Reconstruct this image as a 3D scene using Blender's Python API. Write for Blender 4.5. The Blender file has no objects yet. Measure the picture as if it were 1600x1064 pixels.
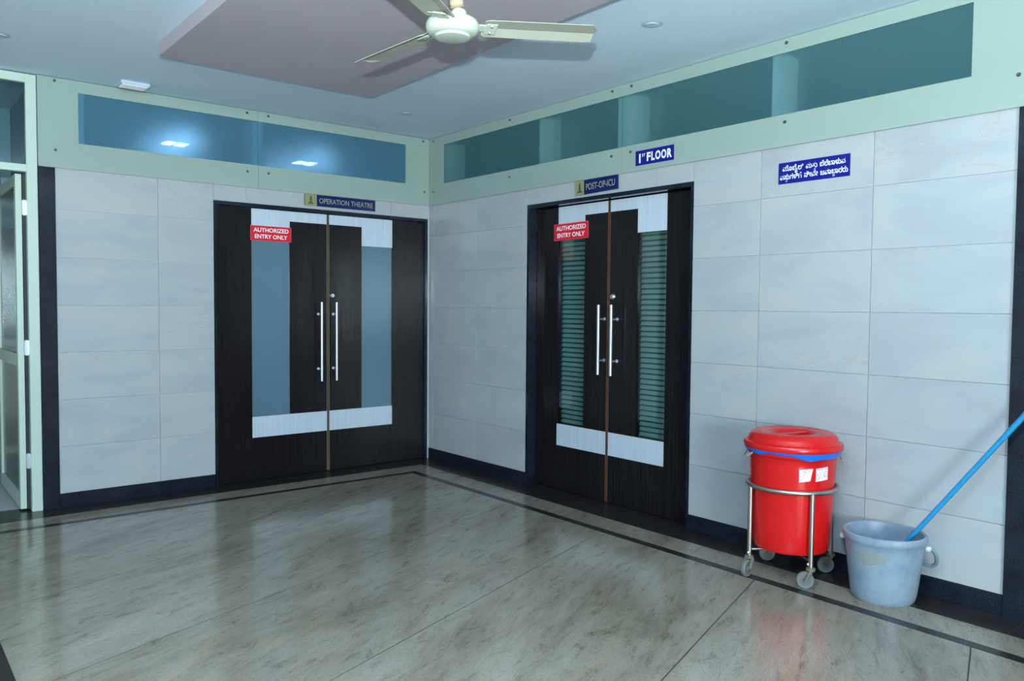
import bpy, bmesh, math, random
from mathutils import Vector, Matrix
random.seed(7)
SC = bpy.context.scene
COL = SC.collection
PI = math.pi

# ------------------------------------------------------------------ camera
CAM = Vector((-3.80845, -5.78653, 1.32501))
fw = Vector((0.63283757, 0.77311056, -0.04262255))
rt = Vector((0.77400708, -0.63312521, 0.00809371))
up = Vector((0.02072808, 0.03811216, 0.99905846))
cd = bpy.data.cameras.new('camera')
cd.sensor_width = 36.0
cd.lens = 1241.978 / 1600 * 36.0
cd.clip_start = 0.05
co = bpy.data.objects.new('camera', cd)
COL.objects.link(co)
co.matrix_world = Matrix(((rt.x, up.x, -fw.x, CAM.x), (rt.y, up.y, -fw.y, CAM.y), (rt.z, up.z, -fw.z, CAM.z), (0, 0, 0, 1)))
SC.camera = co

# ------------------------------------------------------------------ world, lights, exposure
W = bpy.data.worlds.new('world')
SC.world = W
W.use_nodes = True
bg = W.node_tree.nodes['Background']
bg.inputs['Color'].default_value = (0.72, 0.90, 0.98, 1)
bg.inputs['Strength'].default_value = 0.80


def area(name, loc, direction, size, power, color, shape='DISK', size_y=None):
    l = bpy.data.lights.new(name, 'AREA')
    l.shape = shape
    l.size = size
    if size_y:
        l.size_y = size_y
    l.energy = power
    l.color = color
    o = bpy.data.objects.new(name, l)
    COL.objects.link(o)
    o.location = loc
    o.rotation_euler = Vector(direction).to_track_quat('-Z', 'Y').to_euler()
    return o


# the photographer's flash, just above the lens
area('flash_light', (-3.80, -5.77, 1.60), (0.64, 0.76, 5.0), 0.07, 425, (0.80, 0.94, 1.0))
# daylight from the windows of the foyer behind
area('foyer_window_light', (-6.5, -13.0, 1.6), (0.45, 0.88, 0.02), 2.6, 840, (0.76, 0.92, 0.98), 'RECTANGLE', 1.8)

SC.view_settings.view_transform = 'Standard'
SC.view_settings.look = 'None'
SC.view_settings.gamma = 1.0
SC.view_settings.use_curve_mapping = False
SC.view_settings.exposure = 0.0
try:
    SC.cycles.max_bounces = 10
    SC.cycles.transmission_bounces = 8
    SC.cycles.transparent_max_bounces = 12
except Exception:
    pass


# ------------------------------------------------------------------ helpers
def lin(r, g, b):
    f = lambda c: (c / 255 / 12.92) if c / 255 <= 0.04045 else ((c / 255 + 0.055) / 1.055) ** 2.4
    return (f(r), f(g), f(b), 1)


def mat(name, col, rough=0.5, metal=0.0, spec=0.5, **kw):
    m = bpy.data.materials.new(name)
    m.use_nodes = True
    b = m.node_tree.nodes['Principled BSDF']
    b.inputs['Base Color'].default_value = col
    b.inputs['Roughness'].default_value = rough
    b.inputs['Metallic'].default_value = metal
    b.inputs['Specular IOR Level'].default_value = spec
    for k, v in kw.items():
        b.inputs[k.replace('_', ' ')].default_value = v
    return m


def nodes(m):
    return m.node_tree.nodes, m.node_tree.links, m.node_tree.nodes['Principled BSDF']


def ramp(N, stops):
    r = N.new('ShaderNodeValToRGB')
    e = r.color_ramp.elements
    while len(e) < len(stops):
        e.new(0.5)
    for i, (p, c) in enumerate(stops):
        e[i].position = p
        e[i].color = c if len(c) == 4 else (*c, 1)
    return r


def coords(N, L, scale=(1, 1, 1), rot=(0, 0, 0), world=True, rnd=False):
    mp = N.new('ShaderNodeMapping')
    mp.inputs['Scale'].default_value = scale
    mp.inputs['Rotation'].default_value = rot
    if world:
        g = N.new('ShaderNodeNewGeometry')
        src = g.outputs['Position']
    else:
        g = N.new('ShaderNodeTexCoord')
        src = g.outputs['Object']
    if rnd:
        oi = N.new('ShaderNodeObjectInfo')
        mu = N.new('ShaderNodeVectorMath')
        mu.operation = 'SCALE'
        cmb = N.new('ShaderNodeCombineXYZ')
        for s in ('X', 'Y', 'Z'):
            L.new(oi.outputs['Random'], cmb.inputs[s])
        L.new(cmb.outputs[0], mu.inputs[0])
        mu.inputs['Scale'].default_value = 37.0
        ad = N.new('ShaderNodeVectorMath')
        L.new(src, ad.inputs[0])
        L.new(mu.outputs[0], ad.inputs[1])
        src = ad.outputs[0]
    # rotate first, then scale
    if rot != (0, 0, 0):
        m0 = N.new('ShaderNodeMapping')
        m0.inputs['Rotation'].default_value = rot
        mp.inputs['Rotation'].default_value = (0, 0, 0)
        L.new(src, m0.inputs['Vector'])
        src = m0.outputs[0]
    L.new(src, mp.inputs['Vector'])
    return mp.outputs[0]


def noise(N, L, v, scale, detail=4, rough=0.5, dist=0.0):
    n = N.new('ShaderNodeTexNoise')
    n.inputs['Scale'].default_value = scale
    n.inputs['Detail'].default_value = detail
    n.inputs['Roughness'].default_value = rough
    n.inputs['Distortion'].default_value = dist
    L.new(v, n.inputs['Vector'])
    return n.outputs['Fac']


def mixc(N, L, fac, a, b, mode='MIX'):
    x = N.new('ShaderNodeMix')
    x.data_type = 'RGBA'
    x.blend_type = mode
    for s, v in ((0, fac), (6, a), (7, b)):
        if hasattr(v, 'is_linked') or hasattr(v, 'links'):
            L.new(v, x.inputs[s])
        else:
            x.inputs[s].default_value = v
    return x.outputs[2]


# ---- materials
def make_tile():
    m = mat('cream_marble_tile', lin(226, 216, 203), 0.16, spec=0.45)
    N, L, b = nodes(m)
    v = coords(N, L, (1.0, 1.0, 2.6), world=True, rnd=True)
    big = noise(N, L, v, 1.7, 4, 0.55, 0.8)
    r1 = ramp(N, [(0.36, lin(163, 169, 175)), (0.52, lin(170, 176, 180)), (0.66, lin(175, 178, 177))])
    L.new(big, r1.inputs[0])
    w = noise(N, L, v, 2.6, 6, 0.6, 1.6)
    r2 = ramp(N, [(0.485, (0, 0, 0)), (0.50, (1, 1, 1)), (0.53, (0, 0, 0))])
    L.new(w, r2.inputs[0])
    msk = noise(N, L, v, 1.1, 2)
    r3 = ramp(N, [(0.48, (0, 0, 0)), (0.66, (0.6, 0.6, 0.6))])
    L.new(msk, r3.inputs[0])
    mu = N.new('ShaderNodeMath')
    mu.operation = 'MULTIPLY'
    L.new(r2.outputs[0], mu.inputs[0])
    L.new(r3.outputs[0], mu.inputs[1])
    c = mixc(N, L, mu.outputs[0], r1.outputs[0], lin(168, 158, 144))
    L.new(c, b.inputs['Base Color'])
    return m


def make_granite(name, base, speck, rough=0.12, amt=0.62):
    m = mat(name, base, rough, spec=0.35)
    N, L, b = nodes(m)
    v = coords(N, L)
    n = noise(N, L, v, 170, 3, 0.7)
    r = ramp(N, [(amt - 0.04, base), (amt + 0.1, speck)])
    L.new(n, r.inputs[0])
    n2 = noise(N, L, v, 9, 4, 0.6)
    r2 = ramp(N, [(0.35, (0.72, 0.72, 0.72)), (0.65, (1.25, 1.25, 1.25))])
    L.new(n2, r2.inputs[0])
    L.new(mixc(N, L, 1.0, r.outputs[0], r2.outputs[0], 'MULTIPLY'), b.inputs['Base Color'])
    return m


SLAB_ANG = math.atan2(0.325, 0.943)


def make_floor_stone(name, warm=0.0):
    m = mat(name, lin(150, 150, 146), 0.16, spec=0.5)
    N, L, b = nodes(m)
    # streaks run along the slabs' long side
    v = coords(N, L, (0.62, 2.1, 1), rot=(0, 0, -SLAB_ANG - 0.12))
    big = noise(N, L, v, 1.5, 8, 0.66, 0.6)
    r1 = ramp(N, [(0.30, lin(114, 106, 94)), (0.42, lin(134, 126, 112)), (0.54, lin(145, 138, 125)), (0.72, lin(155, 149, 137))])
    L.new(big, r1.inputs[0])
    med = noise(N, L, v, 9, 9, 0.78, 0.5)
    r2 = ramp(N, [(0.34, (0.52, 0.50, 0.46)), (0.46, (0.95, 0.94, 0.91)), (0.7, (1.1, 1.1, 1.1))])
    L.new(med, r2.inputs[0])
    c = mixc(N, L, 1.0, r1.outputs[0], r2.outputs[0], 'MULTIPLY')
    v2 = coords(N, L, (0.8, 2.0, 1), rot=(0, 0, -SLAB_ANG - 0.12))
    grain = noise(N, L, v2, 75, 4, 0.8)
    r3 = ramp(N, [(0.32, (0.60, 0.59, 0.56)), (0.46, (0.99, 0.99, 0.99)), (0.7, (1.08, 1.08, 1.08))])
    L.new(grain, r3.inputs[0])
    c = mixc(N, L, 1.0, c, r3.outputs[0], 'MULTIPLY')
    rust = noise(N, L, v, 2.3, 5, 0.6, 0.9)
    r4 = ramp(N, [(0.60, (0, 0, 0)), (0.72, (0.45, 0.45, 0.45))])
    L.new(rust, r4.inputs[0])
    c = mixc(N, L, r4.outputs[0], c, lin(168, 140, 108))
    L.new(c, b.inputs['Base Color'])
    return m


def make_laminate():
    m = mat('dark_ebony_laminate', lin(38, 31, 30), 0.20, spec=0.22)
    N, L, b = nodes(m)
    v = coords(N, L, (60, 60, 1.0))
    n = noise(N, L, v, 2.2, 4, 0.6)
    r = ramp(N, [(0.35, lin(17, 16, 19)), (0.52, lin(23, 21, 24)), (0.70, lin(32, 28, 31))])
    L.new(n, r.inputs[0])
    L.new(r.outputs[0], b.inputs['Base Color'])
    return m


def make_white_laminate():
    m = mat('white_laminate', lin(225, 228, 232), 0.28)
    N, L, b = nodes(m)
    v = coords(N, L, (60, 60, 1.0))
    n = noise(N, L, v, 2.2, 3, 0.6)
    r = ramp(N, [(0.38, lin(184, 197, 212)), (0.6, lin(196, 207, 219))])
    L.new(n, r.inputs[0])
    L.new(r.outputs[0], b.inputs['Base Color'])
    return m


def make_plaster(name, col, amt=0.04):
    m = mat(name, col, 0.75, spec=0.25)
    N, L, b = nodes(m)
    v = coords(N, L)
    n = noise(N, L, v, 1.3, 5, 0.6)
    lo = tuple(c * (1 - amt) for c in col[:3])
    hi = tuple(c * (1 + amt) for c in col[:3])
    r = ramp(N, [(0.35, lo), (0.65, hi)])
    L.new(n, r.inputs[0])
    L.new(r.outputs[0], b.inputs['Base Color'])
    return m


def make_thin_glass(name, tint, refl=0.06, rough=0.03):
    """flat clear pane: tinted see-through with a mirror coat"""
    m = bpy.data.materials.new(name)
    m.use_nodes = True
    N, L = m.node_tree.nodes, m.node_tree.links
    N.remove(N['Principled BSDF'])
    t = N.new('ShaderNodeBsdfTransparent')
    t.inputs[0].default_value = tint
    g = N.new('ShaderNodeBsdfGlossy')
    g.inputs['Roughness'].default_value = rough
    lw = N.new('ShaderNodeLayerWeight')
    lw.inputs['Blend'].default_value = 0.5
    pw = N.new('ShaderNodeMath')
    pw.operation = 'POWER'
    pw.inputs[1].default_value = 4.0
    L.new(lw.outputs['Facing'], pw.inputs[0])
    f = N.new('ShaderNodeMath')
    f.operation = 'MULTIPLY_ADD'
    f.inputs[1].default_value = 0.9
    f.inputs[2].default_value = refl
    L.new(pw.outputs[0], f.inputs[0])
    mx = N.new('ShaderNodeMixShader')
    L.new(f.outputs[0], mx.inputs[0])
    L.new(t.outputs[0], mx.inputs[1])
    L.new(g.outputs[0], mx.inputs[2])
    L.new(mx.outputs[0], N['Material Output'].inputs[0])
    return m


def make_frosted(name, tint, film, amt, rough, sharp=0.35):
    """etched glass: refracting body with a share of milky film"""
    m = bpy.data.materials.new(name)
    m.use_nodes = True
    N, L = m.node_tree.nodes, m.node_tree.links
    b = N['Principled BSDF']
    b.inputs['Base Color'].default_value = film
    b.inputs['Roughness'].default_value = 0.12
    r = N.new('ShaderNodeBsdfRefraction')
    r.inputs['Color'].default_value = tint
    r.inputs['Roughness'].default_value = rough
    r.inputs['IOR'].default_value = 1.25
    tr = N.new('ShaderNodeBsdfTransparent')
    tr.inputs['Color'].default_value = tint
    m0 = N.new('ShaderNodeMixShader')
    m0.inputs[0].default_value = sharp
    L.new(r.outputs[0], m0.inputs[1])
    L.new(tr.outputs[0], m0.inputs[2])
    mx = N.new('ShaderNodeMixShader')
    mx.inputs[0].default_value = amt
    L.new(m0.outputs[0], mx.inputs[1])
    L.new(b.outputs[0], mx.inputs[2])
    L.new(mx.outputs[0], N['Material Output'].inputs[0])
    return m


def emit(name, col, strength):
    m = mat(name, (0.8, 0.8, 0.8, 1), 0.4)
    b = m.node_tree.nodes['Principled BSDF']
    b.inputs['Emission Color'].default_value = col
    b.inputs['Emission Strength'].default_value = strength
    return m


M = {}
M['tile'] = make_tile()
M['grout'] = mat('pale_grout', lin(186, 194, 200), 0.7)
M['granite'] = make_granite('black_granite', lin(22, 28, 38), lin(62, 72, 86))
M['granite_floor'] = make_granite('brown_black_granite', lin(42, 38, 38), lin(76, 70, 68), 0.26)
M['floor'] = make_floor_stone('polished_stone_slab')
M['joint'] = mat('floor_joint', lin(64, 56, 48), 0.6)
M['laminate'] = make_laminate()
M['white_lam'] = make_white_laminate()
M['ceiling'] = make_plaster('white_ceiling_paint', lin(212, 228, 243), 0.02)
M['pink'] = make_plaster('mauve_pink_paint', lin(180, 171, 176), 0.02)
M['green'] = mat('pale_green_back_painted_glass', lin(149, 167, 158), 0.12, spec=0.5)
M['frost_back'] = make_frosted('etched_blue_glass', (0.72, 0.90, 0.98, 1), lin(92, 138, 158), 0.45, 0.60, 0.40)
M['frost_right'] = make_frosted('etched_teal_glass', (0.84, 0.95, 0.96, 1), lin(82, 128, 134), 0.34, 0.32, 0.65)
M['door_glass'] = make_frosted('frosted_door_glass', (0.55, 0.80, 0.86, 1), lin(112, 144, 162), 0.6, 0.25)
M['clear'] = make_thin_glass('tinted_clear_glass', (0.74, 0.84, 0.82, 1))
M['clear_corr'] = make_thin_glass('corridor_glass', (0.66, 0.80, 0.82, 1))
M['post'] = make_plaster('pale_reveal_paint', lin(238, 248, 248), 0.02)
M['steel'] = mat('brushed_steel', (0.72, 0.74, 0.76, 1), 0.26, 1.0)
M['chrome'] = mat('chrome', (0.56, 0.62, 0.68, 1), 0.30, 0.75)
M['dullsteel'] = mat('worn_steel_tube', (0.50, 0.48, 0.45, 1), 0.33, 1.0)
M['edge_wood'] = make_plaster('raw_wood_edging', lin(112, 100, 86), 0.2)
M['edge_red'] = make_plaster('reddish_wood_edging', lin(98, 66, 50), 0.25)
M['aluminium'] = mat('cream_powder_coated_aluminium', lin(186, 204, 190), 0.35)
M['dark'] = mat('dark_gap_shade_and_cap', lin(30, 34, 36), 0.6)  # near-black shared by the painted gap shade and the pole's end cap
M['darkpanel'] = mat('dark_green_door_panel', lin(82, 92, 84), 0.25)
M['screw'] = mat('screw_cap_steel', lin(92, 98, 92), 0.35, 0.6)
M['corr_wall'] = make_plaster('corridor_wall_paint', lin(150, 165, 172), 0.08)
M['corr_floor'] = make_plaster('corridor_floor_tile', lin(176, 180, 178), 0.05)
M['room_blue'] = make_plaster('inner_room_paint', lin(92, 124, 146), 0.04)
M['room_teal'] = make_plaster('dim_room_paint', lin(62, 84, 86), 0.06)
M['sheet'] = make_plaster('grey_green_blind_cloth', lin(92, 112, 110), 0.05)  # grey-green cloth hung behind the blind slats
M['slat'] = mat('grey_blind_slat', lin(158, 180, 180), 0.45)
M['red'] = mat('red_plastic', lin(206, 20, 20), 0.24, spec=0.5)
M['blue_bag'] = mat('blue_polythene', lin(20, 104, 208), 0.32)
M['grey_pl'] = None
M['pole'] = mat('sky_blue_plastic_sleeve', lin(34, 138, 186), 0.35)
M['rubber'] = mat('grey_caster_rubber', lin(104, 110, 108), 0.6)
M['caster_core'] = mat('caster_hub_plastic', lin(96, 100, 100), 0.5)
M['rust'] = make_plaster('dirty_caster_steel', lin(112, 102, 90), 0.25)
M['wire'] = mat('handle_wire', (0.65, 0.65, 0.65, 1), 0.35, 1.0)
M['grip'] = mat('cream_handle_grip', lin(222, 214, 200), 0.5)
M['sticker'] = None
M['sign_red'] = mat('red_sign_vinyl', lin(216, 16, 40), 0.35)
M['sign_white'] = mat('white_vinyl', lin(236, 238, 245), 0.4)
M['sign_blue'] = mat('royal_blue_vinyl', lin(6, 12, 128), 0.4)
M['sign_navy'] = mat('navy_acrylic', lin(12, 24, 88), 0.2)
M['sign_gold'] = mat('gold_acrylic', lin(146, 142, 98), 0.35)
M['sign_letter'] = mat('pale_gold_lettering', lin(146, 146, 122), 0.35)
M['emblem'] = mat('dark_green_emblem', lin(52, 96, 72), 0.4)
M['fan'] = mat('cream_fan_enamel', lin(188, 194, 180), 0.3)
M['fan_edge'] = mat('greyed_fan_enamel', lin(172, 174, 158), 0.4)
M['tape'] = make_plaster('beige_wrapping_tape', lin(186, 164, 138), 0.14)
M['lampcase'] = mat('white_lamp_plastic', lin(184, 198, 214), 0.4)
M['lamp_dif'] = emit('lamp_diffuser', (0.75, 0.85, 1, 1), 0.22)
M['tube'] = emit('lit_lamp', (0.45, 0.70, 1.0, 1), 80.0)
M['tube2'] = emit('corridor_tube', (0.70, 0.92, 1.0, 1), 9.0)


def make_bucket_plastic():
    m = mat('pale_blue_grey_plastic', lin(166, 186, 200), 0.36)
    N, L, b = nodes(m)
    v = coords(N, L)
    n = noise(N, L, v, 14, 5, 0.65)
    r = ramp(N, [(0.35, lin(118, 136, 152)), (0.55, lin(134, 150, 164)), (0.75, lin(138, 152, 164))])
    L.new(n, r.inputs[0])
    n2 = noise(N, L, v, 40, 4, 0.7)
    r2 = ramp(N, [(0.64, (0, 0, 0)), (0.72, (0.6, 0.6, 0.6))])
    L.new(n2, r2.inputs[0])
    L.new(mixc(N, L, r2.outputs[0], r.outputs[0], lin(140, 140, 130)), b.inputs['Base Color'])
    return m


M['grey_pl'] = make_bucket_plastic()
M['stain'] = make_plaster('worn_brown_patch', lin(136, 142, 140), 0.10)


def make_sticker():
    m = mat('white_sticker_print', lin(236, 226, 232), 0.5)
    N, L, b = nodes(m)
    v = coords(N, L)
    n = noise(N, L, v, 110, 2, 0.6)
    r = ramp(N, [(0.50, lin(238, 230, 236)), (0.62, lin(214, 150, 176))])
    L.new(n, r.inputs[0])
    L.new(r.outputs[0], b.inputs['Base Color'])
    return m


M['sticker'] = make_sticker()


class MB:
    def __init__(self):
        self.bm = bmesh.new()

    def box(self, lo, hi, bevel=0.0):
        lo, hi = Vector(lo), Vector(hi)
        lo, hi = Vector((min(a, b) for a, b in zip(lo, hi))), Vector((max(a, b) for a, b in zip(lo, hi)))
        r = bmesh.ops.create_cube(self.bm, size=1)
        c, s = (lo + hi) / 2, hi - lo
        for v in r['verts']:
            v.co = Vector((v.co.x * s.x, v.co.y * s.y, v.co.z * s.z)) + c
        if bevel:
            es = list({e for v in r['verts'] for e in v.link_edges})
            bmesh.ops.bevel(self.bm, geom=es, offset=bevel, segments=2, affect='EDGES', profile=0.5)
        return self

    def tube(self, pts, rad, seg=12, closed=False, cap=True):
        pts = [Vector(p) for p in pts]
        n = len(pts)
        rads = rad if isinstance(rad, (list, tuple)) else [rad] * n
        rings = []
        prev = None
        for i, p in enumerate(pts):
            if closed:
                t = (pts[(i + 1) % n] - pts[i - 1]).normalized()
            else:
                t = (pts[min(i + 1, n - 1)] - pts[max(i - 1, 0)]).normalized()
            if prev is None:
                a = t.orthogonal().normalized()
            else:
                a = (prev - t * prev.dot(t)).normalized()
            prev = a
            b = t.cross(a)
            rings.append([self.bm.verts.new(p + rads[i] * (math.cos(k * 2 * PI / seg) * a + math.sin(k * 2 * PI / seg) * b)) for k in range(seg)])
        m = n if closed else n - 1
        for i in range(m):
            A, B = rings[i], rings[(i + 1) % n]
            off = 0
            if closed and i == n - 1:
                off = min(range(seg), key=lambda o: (A[0].co - B[o].co).length)
            for k in range(seg):
                self.bm.faces.new((A[k], A[(k + 1) % seg], B[(k + 1 + off) % seg], B[(k + off) % seg]))
        if cap and not closed:
            self.bm.faces.new(rings[0][::-1])
            self.bm.faces.new(rings[-1])
        return self

    def lathe(self, prof, seg=48, center=(0, 0, 0), axis='Z'):
        c = Vector(center)
        rings = []
        for r, z in prof:
            if r < 1e-6:
                q = Vector((0, 0, z))
                rings.append([self.bm.verts.new(self._ax(q, axis) + c)])
            else:
                rings.append([self.bm.verts.new(self._ax(Vector((r * math.cos(k * 2 * PI / seg), r * math.sin(k * 2 * PI / seg), z)), axis) + c) for k in range(seg)])
        for A, B in zip(rings, rings[1:]):
            if len(A) == 1 and len(B) == 1:
                continue
            for k in range(seg):
                j = (k + 1) % seg
                if len(A) == 1:
                    self.bm.faces.new((A[0], B[j], B[k]))
                elif len(B) == 1:
                    self.bm.faces.new((A[k], A[j], B[0]))
                else:
                    self.bm.faces.new((A[k], A[j], B[j], B[k]))
        return self

    def _ax(self, q, axis):
        if axis == 'Z':
            return q
        if axis == 'X':
            return Vector((q.z, q.x, q.y))
        return Vector((q.x, q.z, q.y))

    def prism(self, poly, z0, z1):
        a = [self.bm.verts.new((x, y, z0)) for x, y in poly]
        b = [self.bm.verts.new((x, y, z1)) for x, y in poly]
        n = len(poly)
        self.bm.faces.new(a[::-1])
        self.bm.faces.new(b)
        for i in range(n):
            self.bm.faces.new((a[i], a[(i + 1) % n], b[(i + 1) % n], b[i]))
        return self

    def xform(self, mtx):
        bmesh.ops.transform(self.bm, matrix=mtx, verts=self.bm.verts)
        return self

    def build(self, name, material, parent=None, smooth=False, label=None):
        bmesh.ops.recalc_face_normals(self.bm, faces=self.bm.faces)
        me = bpy.data.meshes.new(name)
        self.bm.to_mesh(me)
        self.bm.free()
        if smooth:
            for p in me.polygons:
                p.use_smooth = True
            try:
                me.set_sharp_from_angle(angle=math.radians(35))
            except Exception:
                pass
        me.materials.append(material)
        o = bpy.data.objects.new(name, me)
        COL.objects.link(o)
        if parent:
            o.parent = parent
            o.matrix_parent_inverse = world_of(parent).inverted()
        if label:
            o['label'] = label
        return o


def world_of(o):
    m = Matrix.LocRotScale(o.location, o.rotation_euler, o.scale)
    if o.parent:
        m = world_of(o.parent) @ o.matrix_parent_inverse @ m
    return m


def empty(name, loc=(0, 0, 0), kind=None, label=None, cat=None, group=None):
    o = bpy.data.objects.new(name, None)
    o.empty_display_size = 0.1
    COL.objects.link(o)
    o.location = loc
    return tag(o, kind, label, cat, group)


def tag(o, kind=None, label=None, cat=None, group=None):
    for k, v in (('kind', kind), ('label', label), ('category', cat), ('group', group)):
        if v:
            o[k] = v
    return o


def box(name, lo, hi, m, parent=None, bevel=0.0, label=None):
    return MB().box(lo, hi, bevel).build(name, m, parent, label=label)


ZC = 2.750          # ceiling
ZB = 0.0905         # top of the skirting, bottom of the tiles
TH = 0.305          # tile module height
ZP = 2.183          # underside of the green glass band
DT = 2.070          # door head

# ------------------------------------------------------------------ floor
floor = MB().box((-6.6, -9.2, -0.12), (0.0, 0.0, -0.0015)).build('floor', M['joint'])
tag(floor, 'structure')


def clip(poly, f):
    out = []
    for i in range(len(poly)):
        a, b = poly[i], poly[(i + 1) % len(poly)]
        fa, fb = f(a), f(b)
        if fa >= 0:
            out.append(a)
        if (fa >= 0) != (fb >= 0):
            t = fa / (fa - fb)
            out.append((a[0] + (b[0] - a[0]) * t, a[1] + (b[1] - a[1]) * t))
    return out


def rect_clip(poly, x0, x1, y0, y1):
    for f in (lambda p: p[0] - x0, lambda p: x1 - p[0], lambda p: p[1] - y0, lambda p: y1 - p[1]):
        poly = clip(poly, f)
        if len(poly) < 3:
            return None
    return poly


sl = 0.325 / 0.943
offs = [2.4, 1.45, 0.50, -0.62, -1.51, -2.375, -3.42, -4.40, -5.35, -6.3, -7.3, -8.3]   # where each joint crosses x = 0
G = 0.0030


def slab_rows(x0, x1, y0, y1):
    for a, b in zip(offs, offs[1:]):
        L0, L1 = -8.0, 1.0
        poly = [(L0, b + sl * L0 + G), (L1, b + sl * L1 + G), (L1, a + sl * L1 - G), (L0, a + sl * L0 - G)]
        q = rect_clip(poly, x0, x1, y0, y1)
        if q:
            MB().prism(q, -0.0014, 0.0).build('slab', M['floor'], floor)


BI, T0, T1 = 0.205, 0.395, 0.452      # wide border inner edge, thin line edges (from the walls)
XL = -3.415                            # left run of the thin line
slab_rows(XL, -T1 - G, -9.1, -T1 - G)
slab_rows(-6.55, XL - 0.057, -9.1, -T1 - G)
# thin black line
box('border_strip', (XL - 0.055, -T1, -0.0014), (-T1, -T0, 0.0), M['granite_floor'], floor)
box('border_strip', (-6.55, -T1, -0.0014), (XL - 0.057, -T0, 0.0), M['granite_floor'], floor)
box('border_strip', (-T1 + 0.001, -9.1, -0.0014), (-T0, -T0, 0.0), M['granite_floor'], floor)
box('border_strip', (XL - 0.055, -9.1, -0.0014), (XL - 0.001, -T1 - 0.001, 0.0), M['granite_floor'], floor)
# pale strip between the line and the wide border, in lengths
ys = [-BI, -1.75, -3.3, -4.85, -6.4, -9.1]
for a, b in zip(ys, ys[1:]):
    box('pale_strip', (-T0 + 0.001, b + G, -0.0014), (-BI - 0.001, a - (0 if a == -BI else 0), 0.0), M['floor'], floor)
xs = [-T0, -1.95, -3.5, -5.0, -6.55]
for a, b in zip(xs, xs[1:]):
    box('pale_strip', (b + G, -T0 + 0.001, -0.0014), (a, -BI - 0.001, 0.0), M['floor'], floor)
# wide dark border along the walls
ys = [0.0, -1.3, -2.82, -4.6, -6.2, -9.1]
for a, b in zip(ys, ys[1:]):
    box('border_slab', (-BI, b + G, -0.0014), (0.0, a, 0.0), M['granite_floor'], floor)
xs = [-BI - G, -1.85, -2.93, -4.6, -6.55]
for a, b in zip(xs, xs[1:]):
    box('border_slab', (b + G, -BI, -0.0014), (a, 0.0, 0.0), M['granite_floor'], floor)
# floor under the doors and of the rooms beyond
box('threshold_slab', (-1.86, 0.0, -0.0014), (-0.0, 0.16, 0.0), M['granite_floor'], floor)
box('threshold_slab', (0.0, -2.83, -0.0014), (0.20, -1.28, 0.0), M['granite_floor'], floor)
box('threshold_slab', (-4.6, 0.0, -0.0014), (-2.93, 0.13, 0.0), M['granite_floor'], floor)
tag(box('floor_corridor', (-4.7, 0.13, -0.10), (-2.93, 4.6, 0.0), M['corr_floor']), 'structure')
tag(box('floor_theatre', (-2.92, 0.16, -0.10), (0.19, 3.2, -0.001), M['corr_floor']), 'structure')
tag(box('floor_ward', (0.20, -5.2, -0.10), (3.0, 0.13, -0.001), M['corr_floor']), 'structure')

# ------------------------------------------------------------------ walls
TK = 0.009
# back wall core (openings: door x -1.84..-0.02, glass band x -2.71..-0.25)
wb = MB()
wb.box((-2.93, TK - 0.002, 0), (-1.842, 0.15, 2.32))
wb.box((-1.842, TK - 0.002, DT), (0.0, 0.15, 2.32))
wb.box((-2.93, TK - 0.002, 2.32), (-2.712, 0.15, ZC))
wb.box((-2.712, TK - 0.002, 2.695), (0.15, 0.15, ZC))
wb.box((-0.23, TK - 0.002, 2.32), (0.0, 0.15, 2.695))
wb.box((-0.018, TK - 0.002, 0), (0.0, 0.15, DT))
wall_back = tag(wb.build('wall_back', M['grout']), 'structure')
wr = MB()
XW = 0.20
wr.box((TK - 0.002, -1.298, 0), (XW, 0.13, 2.32))
wr.box((TK - 0.002, -4.512, 0), (XW, -2.812, 2.32))
wr.box((TK - 0.002, -2.812, DT), (XW, -1.298, 2.32))
wr.box((TK - 0.002, -0.225, 2.32), (XW, 0.13, ZC))
wr.box((TK - 0.002, -4.512, 2.695), (XW, -0.225, ZC))
wr.box((TK - 0.002, -4.66, 2.19), (XW, -4.34, 2.695))
wall_right = tag(wr.build('wall_right', M['grout']), 'structure')

ROWS = [(ZB + k * TH, min(ZB + (k + 1) * TH, ZP + 0.02)) for k in range(7)]
tile_cache = {}


def tile(axis, a0, a1, z0, z1, parent):
    """one wall tile; a0..a1 along the wall"""
    g = 0.0013
    w, h = a1 - a0 - 2 * g, z1 - z0 - 2 * g
    if w < 0.01 or h < 0.01:
        return
    key = (axis, round(w, 4), round(h, 4))
    if key not in tile_cache:
        if axis == 'x':
            m = MB().box((-w / 2, 0, -h / 2), (w / 2, TK, h / 2), 0.0012)
        else:
            m = MB().box((0, -w / 2, -h / 2), (TK, w / 2, h / 2), 0.0012)
        o = m.build('tile', M['tile'])
        tile_cache[key] = o
    else:
        o = tile_cache[key].copy()
        COL.objects.link(o)
    c = (a0 + a1) / 2
    o.location = (c, 0, (z0 + z1) / 2) if axis == 'x' else (0, c, (z0 + z1) / 2)
    o.parent = parent


def tiles(axis, edges, zlo, parent):
    for a0, a1 in zip(edges, edges[1:]):
        for z0, z1 in ROWS:
            z0 = max(z0, zlo)
            if z1 - z0 > 0.02:
                tile(axis, a0, a1, z0, z1, parent)


tiles('x', [-2.838, -2.220, -1.842], ZB, wall_back)
tiles('x', [-1.842, -1.607, -0.995, -0.385, 0.0], DT, wall_back)
tiles('y', [-4.511, -3.888, -3.266, -2.812], ZB, wall_right)
tiles('y', [-2.812, -2.530, -1.915, -1.298], DT, wall_right)
tiles('y', [-1.298, -0.679, -0.066, -0.001], ZB, wall_right)

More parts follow.
